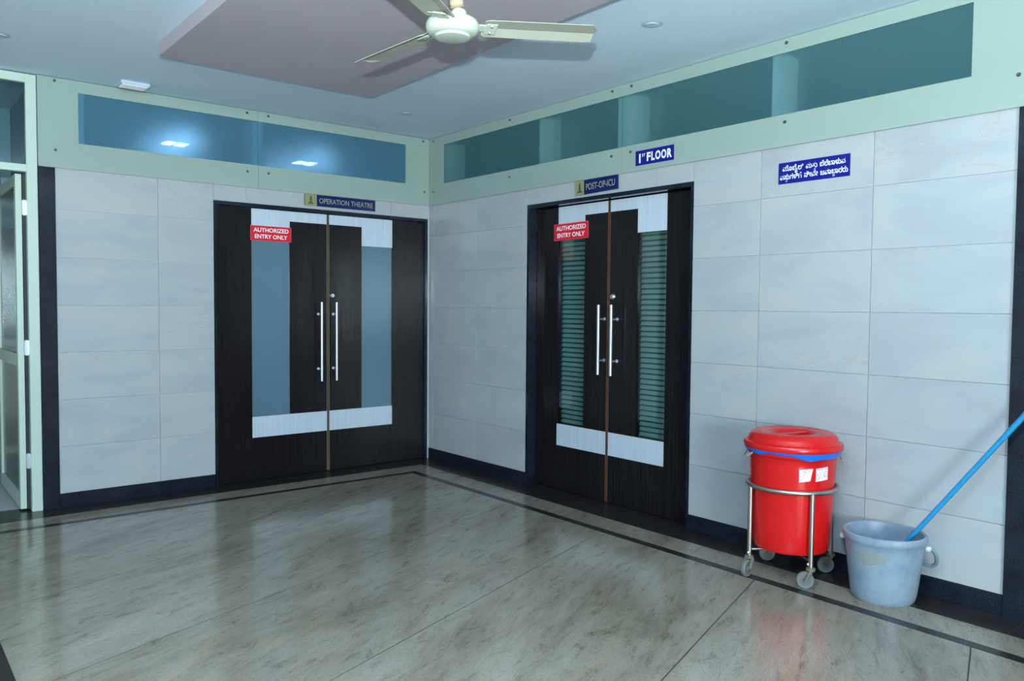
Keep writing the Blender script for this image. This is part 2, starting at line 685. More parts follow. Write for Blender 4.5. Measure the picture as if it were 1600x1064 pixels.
# skirting
tag(box('baseboard_back', (-2.838, -0.006, 0), (-1.842, TK, ZB), M['granite'], None, 0.001), 'structure')
tag(box('baseboard_right', (-0.006, -4.511, 0), (TK, -2.812, ZB), M['granite'], None, 0.001), 'structure')
tag(box('baseboard_corner', (-0.006, -1.298, 0), (TK, 0.0, ZB), M['granite'], None, 0.001), 'structure')
# granite columns at the two ends of the tiling
tag(box('trim_1', (-2.930, -0.012, 0), (-2.840, 0.15, 2.197), M['granite'], None, 0.001), 'structure')
tag(box('trim_2', (-0.012, -4.70, 0), (XW, -4.513, 2.197), M['granite'], None, 0.001), 'structure')
tag(box('wall_left_end', (-6.6, 0.0, 0), (-4.602, 0.13, ZC), M['corr_wall']), 'structure')
tag(box('wall_side', (-0.002, -9.1, 0), (XW, -4.702, ZC), M['granite']), 'structure')

# ------------------------------------------------------------------ ceiling
tag(box('ceiling', (-6.6, -9.2, ZC), (3.0, 4.6, ZC + 0.1), M['ceiling']), 'structure')
drop = box('ceiling_drop_panel', (-2.522, -4.95, 2.676), (-1.222, -1.165, ZC), M['pink'])
tag(drop, 'structure')


# ------------------------------------------------------------------ green glass band with frosted lights
def glass_band(name, axis, a0, a1, c0, c1, screws, pane_mat):
    """a0..a1 sheet extent, c0..c1 the etched clear part (both along the wall, ascending)"""
    o = empty(name, ((a0 + a1) / 2, -0.01, 2.46) if axis == 'x' else (-0.01, (a0 + a1) / 2, 2.46), 'structure')
    g = 0.001
    z0, z1, w0, w1 = ZP, ZC - 0.004, 2.350, 2.672
    P = lambda a, d, z: (a, d, z) if axis == 'x' else (d, a, z)
    s = MB()
    d0, d1 = -0.016, -0.006
    s.box(P(a0 + g, d0, z0), P(a1 - g, d1, w0))
    s.box(P(a0 + g, d0, w1), P(a1 - g, d1, z1))
    if c0 - a0 > 0.005:
        s.box(P(a0 + g, d0, w0), P(c0, d1, w1))
    if a1 - c1 > 0.005:
        s.box(P(c1, d0, w0), P(a1 - g, d1, w1))
    s.build('painted_surround', M['green'], o)
    MB().box(P(max(c0, a0 + g), d0 + 0.001, w0), P(min(c1, a1 - g), d1, w1)).build('pane', pane_mat, o)
    for a, z in screws:
        m = MB()
        m.lathe([(0, -0.0235), (0.006, -0.0235), (0.0085, -0.020), (0.009, -0.016)], 12, P(a, 0, z), 'Y' if axis == 'x' else 'X')
        m.build('screw', M['screw'], o, True)
    return o


glass_band('window_1', 'x', -2.932, -1.519, -2.703, -1.519, [(-2.835, 2.728), (-2.835, 2.294), (-1.600, 2.722), (-1.600, 2.298)], M['frost_back'])
glass_band('window_2', 'x', -1.519, -0.017, -1.519, -0.253, [(-1.440, 2.722), (-1.440, 2.300), (-0.08, 2.722), (-0.066, 2.297)], M['frost_back'])
glass_band('window_3', 'y', -2.248, -0.017, -2.248, -0.235, [(-0.082, 2.722), (-0.079, 2.295), (-1.110, 2.722), (-1.108, 2.297), (-2.160, 2.722), (-2.160, 2.305)], M['frost_right'])
glass_band('window_4', 'y', -5.30, -2.248, -4.322, -2.248, [(-2.326, 2.722), (-2.326, 2.310), (-3.412, 2.722), (-3.412, 2.310), (-4.508, 2.318), (-4.508, 2.722)], M['frost_right'])
# deep posts standing behind the frosted sheets
for i, (a0, a1) in enumerate([(-2.712, -2.668), (-1.560, -1.478)]):
    tag(box('trim_%d' % (3 + i), (a0, 0.0, 2.32), (a1, 0.15, 2.695), M['post']), 'structure')
for i, (a0, a1) in enumerate([(-0.236, -0.224), (-1.440, -1.427), (-2.288, -2.200), (-3.352, -3.322)]):
    tag(box('trim_%d' % (5 + i), (0.0, a0, 2.32), (XW, a1, 2.695), M['post']), 'structure')

# ------------------------------------------------------------------ rooms beyond
tag(box('wall_theatre', (-2.92, 3.0, 0), (0.19, 3.1, ZC), M['room_blue']), 'structure')
tag(box('wall_theatre_side', (-2.925, 0.15, 0), (-2.87, 3.0, ZC), M['room_blue']), 'structure')
tag(box('wall_theatre_right', (0.01, 0.15, 0), (0.13, 3.0, ZC), M['room_blue']), 'structure')
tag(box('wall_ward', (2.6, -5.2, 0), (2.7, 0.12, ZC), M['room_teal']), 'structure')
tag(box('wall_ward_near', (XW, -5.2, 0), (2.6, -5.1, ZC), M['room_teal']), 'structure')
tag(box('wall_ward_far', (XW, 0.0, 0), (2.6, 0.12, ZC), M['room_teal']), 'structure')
tag(box('wall_corridor_left', (-4.7, 0.15, 0), (-4.6, 4.5, ZC), M['corr_wall']), 'structure')
tag(box('wall_corridor_right', (-2.995, 1.15, 0), (-2.93, 4.5, ZC), M['corr_wall']), 'structure')
tag(box('wall_corridor_end', (-4.7, 4.5, 0), (-2.93, 4.6, ZC), M['corr_wall']), 'structure')
for x, y, lab in ((-1.66, 1.50, 'lit ceiling lamp glowing behind the frosted glass farther from the corner'), (-0.40, 1.62, 'lit ceiling lamp glowing behind the frosted glass nearer the corner')):
    t = empty('theatre_lamp', (x, y, ZC), None, lab, 'lamp', 'lamps in the operation theatre')
    box('housing', (x - 0.11, y - 0.11, ZC - 0.03), (x + 0.11, y + 0.11, ZC), M['lampcase'], t)
    for q in (-0.055, 0.055):
        box('diffuser', (x + q - 0.038, y - 0.075, ZC - 0.036), (x + q + 0.038, y + 0.075, ZC - 0.031), M['tube'], t)
t = empty('tube_light', (-3.5, 2.0, ZC), None, 'white tube light on the corridor ceiling beyond the open side door', 'lamp')
box('batten', (-3.53, 1.3, ZC - 0.03), (-3.47, 2.6, ZC), M['lampcase'], t)
MB().tube([(-3.5, 1.33, ZC - 0.045), (-3.5, 2.57, ZC - 0.045)], 0.013).build('lamp_tube', M['tube2'], t, True)


# ------------------------------------------------------------------ the two double doors
def double_door(name, axis, d, a_lo, a_hi, seam, lf, nl, white_lo, white_hi, lhb, edge_mat, pane_mat, handles, knob, blinds):
    """axis: the wall's direction; d: how far the leaves' face sits behind the wall face."""
    P = lambda a, q, z: (a, q, z) if axis == 'x' else (q, a, z)
    root = empty(name, P((a_lo + a_hi) / 2, d, 0), 'structure')
    # granite jambs and head
    fr = MB()
    fr.box(P(a_lo, 0.001, 0), P(a_lo + 0.022, 0.14, DT))
    fr.box(P(a_hi - 0.022, 0.001, 0), P(a_hi, 0.14, DT))
    fr.box(P(a_lo + 0.022, 0.001, DT - 0.026), P(a_hi - 0.022, 0.14, DT))
    fr.build('door_frame', M['granite'], root)
    zt = DT - 0.032
    for side in (0, 1):
        e0, e1 = (a_lo + 0.026, seam - 0.003) if side == 0 else (seam + 0.003, a_hi - 0.026)
        g0, g1 = lf if side == 0 else nl            # the glass strip of this leaf
        m = MB()
        q0, q1 = d, d + 0.036
        m.box(P(e0, q0, 0.006), P(g0, q1, zt))
        m.box(P(g1, q0, 0.006), P(e1, q1, zt))
        m.box(P(g0, q0, 0.006), P(g1, q1, lhb[0]))
        m.box(P(g0, q0, lhb[1]), P(g1, q1, zt))
        leaf = m.build('door_leaf', M['laminate'], root)
        MB().box(P(g0, d + 0.010, lhb[0]), P(g1, d + 0.016, lhb[1])).build('glass_pane', pane_mat, leaf)
        # white laminate: band along the foot, band along the head, block down to the glass
        w0, w1 = (white_lo, e1 - 0.008) if side == 0 else (e0 + 0.008, white_hi)
        m = MB()
        m.box(P(w0, d - 0.0015, 0.325), P(w1, d - 0.0001, 0.482))
        m.build('white_inlay', M['white_lam'], leaf)
        m = MB()
        m.box(P(w0, d - 0.0015, 1.962), P(w1, d - 0.0001, zt))
        m.box(P(g0, d - 0.0015, lhb[1]), P(g1, d - 0.0001, 1.962))
        m.build('white_inlay', M['white_lam'], leaf)
        # lipping on the meeting edge
        s = (e1 - 0.008, e1) if side == 0 else (e0, e0 + 0.008)
        MB().box(P(s[0], d - 0.003, 0.006), P(s[1], d - 0.0001, zt)).build('edge_lipping', edge_mat, leaf)
        # pull handle on two stand-offs
        ha, hz0, hz1 = handles[side]
        m = MB()
        m.tube([P(ha, d - 0.062, hz0), P(ha, d - 0.062, hz1)], 0.0105, 16)
        for z in (hz0 + 0.095, hz1 - 0.095):
            m.tube([P(ha, d - 0.062, z), P(ha, d - 0.001, z)], 0.006, 10)
            m.lathe([(0, -0.007), (0.011, -0.007), (0.013, -0.001)], 14, P(ha, d, z), 'Y' if axis == 'x' else 'X')
        m.build('handle', M['chrome'], leaf, True)
        if knob[0] == side:
            m = MB()
            m.lathe([(0, -0.016), (0.014, -0.016), (0.022, -0.008), (0.024, -0.0005)], 20, P(knob[1], d, knob[2]), 'Y' if axis == 'x' else 'X')
            m.build('lock_knob', M['steel'], leaf, True)
        if blinds:
            proto = None
            z = lhb[0] + 0.02
            w = g1 - g0 + 0.03
            while z < lhb[1] + 0.01:
                if proto is None:
                    mm = MB().box((-0.0006, -w / 2, -0.0125), (0.0006, w / 2, 0.0125))
                    mm.xform(Matrix.Rotation(math.radians(28), 4, 'Y'))
                    s_ = mm.build('blind_slat', M['slat'])
                    proto = s_
                else:
                    s_ = proto.copy()
                    COL.objects.link(s_)
                s_.parent = leaf
                s_.location = (d + 0.06, (g0 + g1) / 2, z)
                z += 0.0345
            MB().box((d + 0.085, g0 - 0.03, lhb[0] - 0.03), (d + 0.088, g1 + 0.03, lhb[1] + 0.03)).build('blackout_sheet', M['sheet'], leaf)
    return root


double_door('door_1', 'x', 0.03, -1.842, -0.018, -0.940, (-1.556, -1.257), (-0.640, -0.354), -1.556, -0.354, (0.482, 1.808),
            M['edge_wood'], M['door_glass'], [(-1.022 + 0.0, 0.728, 1.348), (-0.894, 0.728, 1.348)], (1, -0.903, 1.400), False)
# right-hand wall: ascending y runs from the near jamb to the far one
double_door('door_2', 'y', 0.08, -2.812, -1.298, -2.058, (-2.550, -2.310), (-1.826, -1.556), -2.550, -1.556, (0.478, 1.808),
            M['edge_red'], M['clear'], [(-2.141, 0.872, 1.341), (-2.024, 0.872, 1.341)], (0, -2.099, 1.396), True)

# ------------------------------------------------------------------ aluminium screen and open side door at the far left
d3 = empty('door_3', (-2.96, 0.03, 0), 'structure')
m = MB()
m.box((-2.995, -0.008, 0), (-2.936, 0.05, 2.742), 0.002)
m.box((-4.60, -0.008, 2.690), (-2.995, 0.05, 2.742), 0.002)
m.box((-4.60, -0.008, 2.140), (-2.995, 0.05, 2.185), 0.002)
m.box((-4.60, -0.008, 0), (-4.545, 0.05, 2.69), 0.002)
m.build('door_frame', M['aluminium'], d3)
box('pane', (-4.545, 0.018, 2.185), (-2.995, 0.023, 2.690), M['clear_corr'], d3)
leaf = MB()
lx0, lx1 = -3.050, -3.015
leaf.box((lx0, 0.055, 0.012), (lx1, 0.115, 2.13), 0.002)
leaf.box((lx0, 0.92, 0.012), (lx1, 0.98, 2.13), 0.002)
for z0, z1 in ((0.012, 0.10), (0.92, 1.0), (2.06, 2.13)):
    leaf.box((lx0, 0.115, z0), (lx1, 0.92, z1), 0.002)
lf = leaf.build('door_leaf', M['aluminium'], d3)
box('lower_panel', (lx0 + 0.014, 0.115, 0.10), (lx0 + 0.020, 0.92, 0.92), M['darkpanel'], lf)
box('glass_pane', (lx0 + 0.014, 0.115, 1.0), (lx0 + 0.020, 0.92, 2.06), M['darkpanel'], lf)
for z in (0.32, 1.04, 1.92):
    m = MB()
    m.tube([(-3.004, 0.040, z - 0.05), (-3.004, 0.040, z + 0.05)], 0.008, 10)
    m.box((-3.016, 0.030, z - 0.045), (-2.993, 0.048, z + 0.045))
    m.build('hinge', M['chrome'], d3)
box('gap_shade_strip', (-3.012, 0.050, 0.01), (-2.996, 0.056, 2.13), M['dark'], d3)  # dark strip standing in for the shade between open leaf and frame
# corridor: a glazed partition with pale mullions
part = empty('glazed_partition', (-3.9, 2.4, 0), 'structure')
for x in (-4.6, -4.06, -3.52, -3.035):
    box('mullion', (x, 2.4, 0), (x + 0.04, 2.45, 2.2), M['aluminium'], part)
for z in (0.0, 0.95, 2.16):
    box('rail', (-4.56, 2.4, z), (-3.035, 2.45, z + 0.05), M['aluminium'], part)
box('pane', (-4.56, 2.42, 1.0), (-3.035, 2.426, 2.16), M['clear_corr'], part)
box('panel', (-4.56, 2.42, 0.05), (-3.035, 2.43, 0.95), M['darkpanel'], part)

# ------------------------------------------------------------------ ceiling lights
t = empty('ceiling_light', (-2.41, -0.18, ZC), None, 'small oblong white ceiling light nearest the theatre end of the green band', 'light')
MB().box((-2.50, -0.245, ZC - 0.022), (-2.325, -0.115, ZC), 0.004).build('housing', M['lampcase'], t)
MB().box((-2.488, -0.233, ZC - 0.026), (-2.337, -0.127, ZC - 0.021), 0.001).build('diffuser', M['lamp_dif'], t)
for (x, y), lab in (((-0.70, -3.08), 'round white downlight nearest the fan on the flat ceiling'),
                    ((-0.657, -0.668), 'round white downlight close to the corner where the green bands meet'),
                    ((-3.21, -0.72), 'round white downlight at the left end, outside the drop panel')):
    t = empty('downlight', (x, y, ZC), None, lab, 'light', 'round downlights in the ceiling')
    MB().lathe([(0.030, -0.004), (0.038, -0.0014), (0.050, -0.0014), (0.056, 0.0)], 32, (x, y, ZC)).build('trim_ring', M['lampcase'], t, True)
    MB().lathe([(0, -0.006), (0.031, -0.006), (0.032, -0.001)], 24, (x, y, ZC)).build('lens', M['lampcase'], t, True)

# ------------------------------------------------------------------ ceiling fan
FC = Vector((-2.010, -3.210, 2.400))
TILT = Matrix.Translation(FC) @ Matrix.Rotation(math.radians(-2.6), 4, Vector((-math.sin(-0.4226), math.cos(-0.4226), 0))) @ Matrix.Translation(-FC)
fan = empty('ceiling_fan', (FC.x, FC.y, 2.676), None, 'cream three-bladed ceiling fan hanging from the pink drop panel', 'fan')
MB().lathe([(0, -0.040), (0.055, -0.039), (0.066, -0.036), (0.070, -0.028), (0.088, -0.024), (0.101, -0.010), (0.104, 0.004), (0.103, 0.016),
            (0.096, 0.028), (0.080, 0.036), (0.045, 0.042), (0, 0.043)], 56, FC).build('motor_housing', M['fan'], fan, True)
for k in range(3):
    a = -0.4226 + k * 2 * PI / 3
    R = TILT @ Matrix.Translation(FC + Vector((0, 0, 0.012))) @ Matrix.Rotation(a, 4, 'Z') @ Matrix.Rotation(math.radians(-13), 4, 'X')
    m = MB()
    # blade: folded sheet, two flats meeting on a long ridge, clipped tip
    prof = [(0.122, -0.050, 0.048), (0.138, -0.060, 0.060), (0.35, -0.063, 0.063), (0.560, -0.066, 0.062), (0.588, -0.030, 0.058)]
    top, bot = [], []
    for x, y0, y1 in prof:
        row_t, row_b = [], []
        for y, z in ((y0, -0.008), (0.014, 0.006), (y1, -0.004)):
            row_t.append(m.bm.verts.new((x, y, z + 0.0025)))
            row_b.append(m.bm.verts.new((x, y, z)))
        top.append(row_t)
        bot.append(row_b)
    n = len(prof)
    for i in range(n - 1):
        for j in range(2):
            m.bm.faces.new((top[i][j], top[i + 1][j], top[i + 1][j + 1], top[i][j + 1]))
            m.bm.faces.new((bot[i][j], bot[i][j + 1], bot[i + 1][j + 1], bot[i + 1][j]))
        m.bm.faces.new((top[i][0], bot[i][0], bot[i + 1][0], top[i + 1][0]))
        m.bm.faces.new((top[i][2], top[i + 1][2], bot[i + 1][2], bot[i][2]))
    for i in (0, n - 1):
        for j in range(2):
            m.bm.faces.new((top[i][j], top[i][j + 1], bot[i][j + 1], bot[i][j]))
    m.xform(R)
    bl = m.build('blade', M['fan_edge'], fan)
    m = MB()
    m.box((0.080, -0.020, -0.006), (0.165, 0.022, -0.0005), 0.002)
    m.box((0.130, -0.036, -0.010), (0.175, 0.036, -0.006), 0.002)
    m.xform(R)
    m.build('blade_bracket', M['fan'], bl)
    for yy in (-0.022, 0.022):
        m = MB().lathe([(0, -0.014), (0.004, -0.014), (0.006, -0.010)], 10, (0.152, yy, 0))
        m.xform(R)
        m.build('screw', M['steel'], bl, True)
rod0 = FC + Vector((0.020, -0.014, 0.042))
rod1 = Vector((FC.x - 0.010, FC.y - 0.0, 2.640))
MB().lathe([(0.026, 0.0), (0.030, 0.004), (0.030, 0.026), (0.024, 0.034), (0.0, 0.035)], 24, rod0 - Vector((0, 0, 0.004))).build('coupling', M['fan'], fan, True)
MB().tube([rod0 + Vector((0, 0, 0.0)), rod0.lerp(rod1, 0.5), rod1], 0.011).build('rod', M['fan'], fan, True)
pts, rr = [], []
for i in range(30):
    s = 0.18 + 0.70 * i / 29
    pts.append(rod0.lerp(rod1, s))
    rr.append(0.027 + 0.0022 * math.sin(i * 1.9) - (0.006 if i in (0, 29) else 0))
MB().tube(pts, rr, 20).build('tape_wrapping', M['tape'], fan, True)
MB().lathe([(0.02, -0.050), (0.045, -0.045), (0.060, -0.010), (0.062, 0.0)], 32, (rod1.x, rod1.y, 2.676)).build('canopy', M['fan'], fan, True)


# ------------------------------------------------------------------ signs
def text_polys(body, offset=0.0):
    c = bpy.data.curves.new('t', 'FONT')
    c.body = body
    c.offset = offset
    c.resolution_u = 4
    o = bpy.data.objects.new('t', c)
    COL.objects.link(o)
    bpy.context.view_layer.update()
    me = bpy.data.meshes.new_from_object(o.evaluated_get(bpy.context.evaluated_depsgraph_get()))
    V = [(v.co.x, v.co.y) for v in me.vertices]
    F = [tuple(p.vertices) for p in me.polygons]
    bpy.data.objects.remove(o)
    bpy.data.curves.remove(c)
    bpy.data.meshes.remove(me)
    return V, F


def fit(VF, x0, y0, x1, y1):
    V, F = VF
    ax, bx = min(v[0] for v in V), max(v[0] for v in V)
    ay, by = min(v[1] for v in V), max(v[1] for v in V)
    return [(x0 + (v[0] - ax) / (bx - ax) * (x1 - x0), y0 + (v[1] - ay) / (by - ay) * (y1 - y0)) for v in V], F


def place(VF, s, tx, ty, sx=1.0):
    V, F = VF
    return [(tx + v[0] * s * sx, ty + v[1] * s) for v in V], F


def lettering(items, origin, ux, uz, out, material, parent, name='lettering'):
    """items: 2-D (verts, faces) in metres on the board; mapped to the plane of the board"""
    V, F = [], []
    o, ux, uz, out = Vector(origin), Vector(ux), Vector(uz), Vector(out)
    for vs, fs in items:
        b = len(V)
        V += [tuple(o + ux * x + uz * y + out) for x, y in vs]
        F += [tuple(b + i for i in f) for f in fs]
    me = bpy.data.meshes.new(name)
    me.from_pydata(V, [], F)
    me.materials.append(material)
    ob = bpy.data.objects.new(name, me)
    COL.objects.link(ob)
    ob.parent = parent
    ob.matrix_parent_inverse = world_of(parent).inverted()
    return ob


def board(name, axis, a_left, a_right, z0, z1, face, thick, material, label, cat='sign', tilt=0.0):
    """a_left..a_right in reading direction. Returns the Empty, origin, ux, uz, out."""
    if axis == 'x':
        o = Vector((a_left, face - thick, z0)); ux = Vector((1, 0, 0)); out = Vector((0, -1, 0))
    else:
        o = Vector((face - thick, a_left, z0)); ux = Vector((0, -1, 0)); out = Vector((-1, 0, 0))
    w, h = abs(a_right - a_left), z1 - z0
    ux = (Matrix.Rotation(tilt, 3, out) @ ux)
    uz = Matrix.Rotation(tilt, 3, out) @ Vector((0, 0, 1))
    e = empty(name, o + ux * w / 2 + uz * h / 2, None, label, cat)
    m = MB()
    vs = [m.bm.verts.new(o + ux * x + uz * y + out * q) for q in (0, -thick) for x, y in ((0, 0), (w, 0), (w, h), (0, h))]
    for f in ((0, 1, 2, 3), (7, 6, 5, 4), (0, 4, 5, 1), (1, 5, 6, 2), (2, 6, 7, 3), (3, 7, 4, 0)):
        m.bm.faces.new([vs[i] for i in f])
    m.build('board', material, e)
    return e, o, ux, uz, out, w, h


def quad(x0, y0, x1, y1):
    return [(x0, y0), (x1, y0), (x1, y1), (x0, y1)], [(0, 1, 2, 3)]


E_ = 0.0006
# blue-and-gold name boards over the doors
def name_board(axis, a0, a1, z0, z1, text, split, label, tilt=0.0, tx=(0.05, 0.95)):
    e, o, ux, uz, out, w, h = board('name_board', axis, a0, a1, z0, z1, -0.003, 0.012, M['sign_navy'], label, tilt=tilt)
    lettering([quad(0, 0, split, h)], o, ux, uz, out * E_, M['sign_gold'], e, 'emblem_field')
    cx = split / 2
    s = h * 0.40
    tri = ([(cx - s * 0.80, h * 0.16), (cx + s * 0.80, h * 0.16), (cx + s * 0.16, h * 0.40), (cx, h * 0.46), (cx - s * 0.16, h * 0.40),
            (cx - s * 0.30, h * 0.42), (cx + s * 0.30, h * 0.42), (cx + s * 0.22, h * 0.80), (cx, h * 0.90), (cx - s * 0.22, h * 0.80)],
           [(0, 1, 2, 3, 4), (5, 6, 7, 8, 9)])
    lettering([tri], o, ux, uz, out * 2 * E_, M['emblem'], e, 'emblem')
    x0, x1 = split + (w - split) * tx[0], split + (w - split) * tx[1]
    lettering([fit(text_polys(text, 0.012), x0, h * 0.27, x1, h * 0.73)], o, ux, uz, out * E_, M['sign_letter'], e)
    return e


name_board('x', -1.152, -0.540, 2.092, 2.180, 'OPERATION THEATRE', 0.098, 'navy board with gold letters OPERATION THEATRE above the theatre doors', tx=(0.04, 0.955))
name_board('y', -1.825, -2.214, 2.083, 2.178, 'POST-OP-ICU', 0.083, 'navy board with gold letters POST-OP-ICU above the blind-fronted doors', tilt=0.022, tx=(0.06, 0.93))


def authorised(axis, a0, a1, z0, z1, face, label, tilt=0.0):
    e, o, ux, uz, out, w, h = board('notice_sign', axis, a0, a1, z0, z1, face, 0.003, M['sign_red'], label, tilt=tilt)
    b = 0.0035
    fr = [quad(b, b, w - b, b * 1.7), quad(b, h - b * 1.7, w - b, h - b), quad(b, b * 1.7, b * 1.7, h - b * 1.7), quad(w - b * 1.7, b * 1.7, w - b, h - b * 1.7)]
    fr = [quad(0, 0, w, b * 0.8), quad(0, h - b * 0.8, w, h), quad(0, b * 0.8, b * 0.8, h - b * 0.8), quad(w - b * 0.8, b * 0.8, w, h - b * 0.8)]
    lettering(fr, o, ux, uz, out * E_, mat('pale_red_border', lin(232, 96, 110), 0.4), e, 'border')
    lettering([fit(text_polys('AUTHORIZED', 0.022), w * 0.07, h * 0.58, w * 0.93, h * 0.86),
               fit(text_polys('ENTRY ONLY', 0.022), w * 0.10, h * 0.15, w * 0.90, h * 0.43)], o, ux, uz, out * 2 * E_, M['sign_white'], e)


authorised('x', -1.564, -1.246, 1.802, 1.914, 0.0285, 'red AUTHORIZED ENTRY ONLY notice on the operation theatre doors', tilt=0.0)
authorised('y', -1.514, -1.862, 1.800, 1.916, 0.0785, 'red AUTHORIZED ENTRY ONLY notice on the post-op doors', tilt=0.012)

e, o, ux, uz, out, w, h = board('floor_sign', 'y', -2.370, -2.674, 2.214, 2.305, -0.0165, 0.003, M['sign_blue'], 'small royal blue sign reading 1ST FLOOR stuck on the green glass band')
lettering([place(text_polys('1', 0.05), h * 0.80, w * 0.065, h * 0.19, 0.9), fit(text_polys('ST', 0.02), w * 0.175, h * 0.56, w * 0.265, h * 0.76)]
          + [fit(text_polys(ch, 0.045), w * a, h * 0.20, w * b_, h * 0.80) for ch, a, b_ in
             (('F', 0.305, 0.405), ('L', 0.425, 0.515), ('O', 0.53, 0.665), ('O', 0.68, 0.815), ('R', 0.835, 0.955))], o, ux, uz, out * E_, M['sign_white'], e)

e, o, ux, uz, out, w, h = board('notice_sign', 'y', -3.373, -3.770, 1.987, 2.098, -0.0005, 0.003, M['sign_blue'], 'wide royal blue sign with two lines of white Kannada on the tiles')


def kline(parts, x0, y0, x1, hgt):
    """parts: (text, subscript or None, dx). Laid out on one baseline then fitted in width."""
    Vs, cur = [], 0.0
    for body, sub, adv in parts:
        if body == ' ':
            cur += 0.38
            continue
        V, F = text_polys(body, 0.022)
        mx = max(v[0] for v in V)
        Vs.append(([(v[0] + cur, v[1]) for v in V], F))
        if sub:
            V2, F2 = text_polys(sub, 0.012)
            Vs.append(([(v[0] * 0.52 + cur + adv, v[1] * 0.46 - 0.40) for v in V2], F2))
        cur += mx + 0.06
    allx = [v[0] for V, F in Vs for v in V]
    a, b_ = min(allx), max(allx)
    s = (x1 - x0) / (b_ - a)
    return [([(x0 + (x - a) * s, y0 + y * hgt) for x, y in V], F) for V, F in Vs]


L1 = kline([('ಮೊ', None, 0), ('ಬೈ', None, 0), ('ಲ್', None, 0), (' ', None, 0), ('ಮ', None, 0), ('ತು', 'ತ', 0.35), (' ', None, 0), ('ಬೆಲೆಬಾಳುವ', None, 0)], w * 0.06, h * 0.60, w * 0.94, 0.036)
L2 = kline([('ವ', None, 0), ('ಸು', 'ತ', 0.35), ('ಗಳಿಗೆ', None, 0), (' ', None, 0), ('ನೀವೇ', None, 0), (' ', None, 0), ('ಜವಾ', None, 0), ('ಬಾ', 'ದ', 0.2), ('ರರು', None, 0)], w * 0.025, h * 0.20, w * 0.975, 0.036)
lettering(L1 + L2, o, ux, uz, out * E_, M['sign_white'], e)

# ------------------------------------------------------------------ red bin on its wheeled stand
BX, BY = -0.240, -3.636
st = empty('wheeled_stand', (BX, BY, 0), None, 'steel tube ring stand on four casters carrying the red bin', 'stand')
RR = 0.2125
ringpts = [(BX + RR * math.cos(t_ * 2 * PI / 64), BY + RR * math.sin(t_ * 2 * PI / 64), 0.455) for t_ in range(64)]
MB().tube(ringpts, 0.0115, 12, True).build('ring', M['dullsteel'], st, True)
low = MB()
for k in range(4):
    a = math.radians(-123 + 90 * k)
    lx, ly = BX + RR * math.cos(a), BY + RR * math.sin(a)
    MB().tube([(lx, ly, 0.452), (lx, ly, 0.096)], 0.0115, 14).build('leg', M['dullsteel'], st, True)
    low.tube([(lx, ly, 0.132), (BX, BY, 0.132)], 0.007, 10)
    # caster: fork, wheel
    sw = [math.radians(128), math.radians(135), math.radians(140), math.radians(185)][k]
    dx, dy = math.cos(sw), math.sin(sw)
    cas = MB()
    cas.tube([(lx, ly, 0.088), (lx, ly, 0.100)], 0.021, 16)
    cx, cy = lx + 0.024 * dx, ly + 0.024 * dy
    nx, ny = -dy, dx
    for s in (-1, 1):
        p = [Vector((lx + s * nx * 0.017, ly + s * ny * 0.017, 0.088)), Vector((cx + s * nx * 0.017, cy + s * ny * 0.017, 0.042))]
        cas.tube([p[0], p[1]], [0.010, 0.007], 8)
    cas.tube([(cx - nx * 0.020, cy - ny * 0.020, 0.042), (cx + nx * 0.020, cy + ny * 0.020, 0.042)], 0.005, 10)
    cas = cas.build('caster_fork', M['rust'], st, True)
    rot = Matrix.Translation((cx, cy, 0.041)) @ Matrix.Rotation(sw, 4, 'Z')
    w_ = MB().lathe([(0.026, -0.010), (0.037, -0.011), (0.041, -0.006), (0.041, 0.006), (0.037, 0.011), (0.026, 0.010)], 32, (0, 0, 0), 'Y')
    w_.xform(rot).build('wheel', M['rubber'], cas, True)
    w_ = MB().lathe([(0, -0.0014), (0.010, -0.0014), (0.012, -0.007), (0.0265, -0.007), (0.0265, 0.007), (0.012, 0.007), (0.010, 0.012), (0, 0.012)], 24, (0, 0, 0), 'Y')
    w_.xform(rot).build('wheel_core', M['caster_core'], cas, True)
    MB().lathe([(0, -0.009), (0.006, -0.0065), (0.009, 0), (0.006, 0.0065), (0, 0.009)], 12, (lx + 0.013 * dx + 0.004, ly + 0.013 * dy, 0.116)).build('knob', M['chrome'], cas, True)
low.build('cross_bars', M['dullsteel'], st, True)

bn = empty('red_bin', (BX, BY, 0.14), None, 'red plastic bin with lid and blue liner edge held in the wheeled ring stand', 'bin')


def br(z):
    return 0.181 + (z - 0.14) * (0.206 - 0.181) / (0.62 - 0.14)


prof = [(0, 0.142), (0.158, 0.142), (0.174, 0.147), (br(0.165), 0.165)]
for z in (0.25, 0.35, 0.45, 0.55, 0.575, 0.60):
    prof.append((br(z), z))
prof += [(br(0.62) + 0.006, 0.612), (br(0.62) + 0.012, 0.618), (0.222, 0.645), (0.216, 0.648), (0.199, 0.61), (0.176, 0.16), (0, 0.155)]
MB().lathe(prof, 72, (BX, BY, 0)).build('body', M['red'], bn, True)
lid = MB().lathe([(0.2108, 0.643), (0.2314, 0.643), (0.2347, 0.649), (0.2347, 0.664), (0.2300, 0.672), (0.2193, 0.674), (0.2146, 0.680), (0.2099, 0.694),
                  (0.1996, 0.710), (0.1837, 0.719), (0.1649, 0.721), (0.1555, 0.718), (0.1406, 0.7185), (0.1124, 0.7165), (0.1012, 0.712), (0.0918, 0.700), (0, 0.699)], 80, (BX, BY, 0)).build('lid', M['red'], bn, True)
m = MB()
a = math.radians(-39.3)
m.box((-0.090, -0.013, 0.698), (0.090, 0.013, 0.712), 0.004)
m.xform(Matrix.Translation((BX, BY, 0)) @ Matrix.Rotation(a + 0.5, 4, 'Z'))
m.build('lid_grip', M['red'], lid)
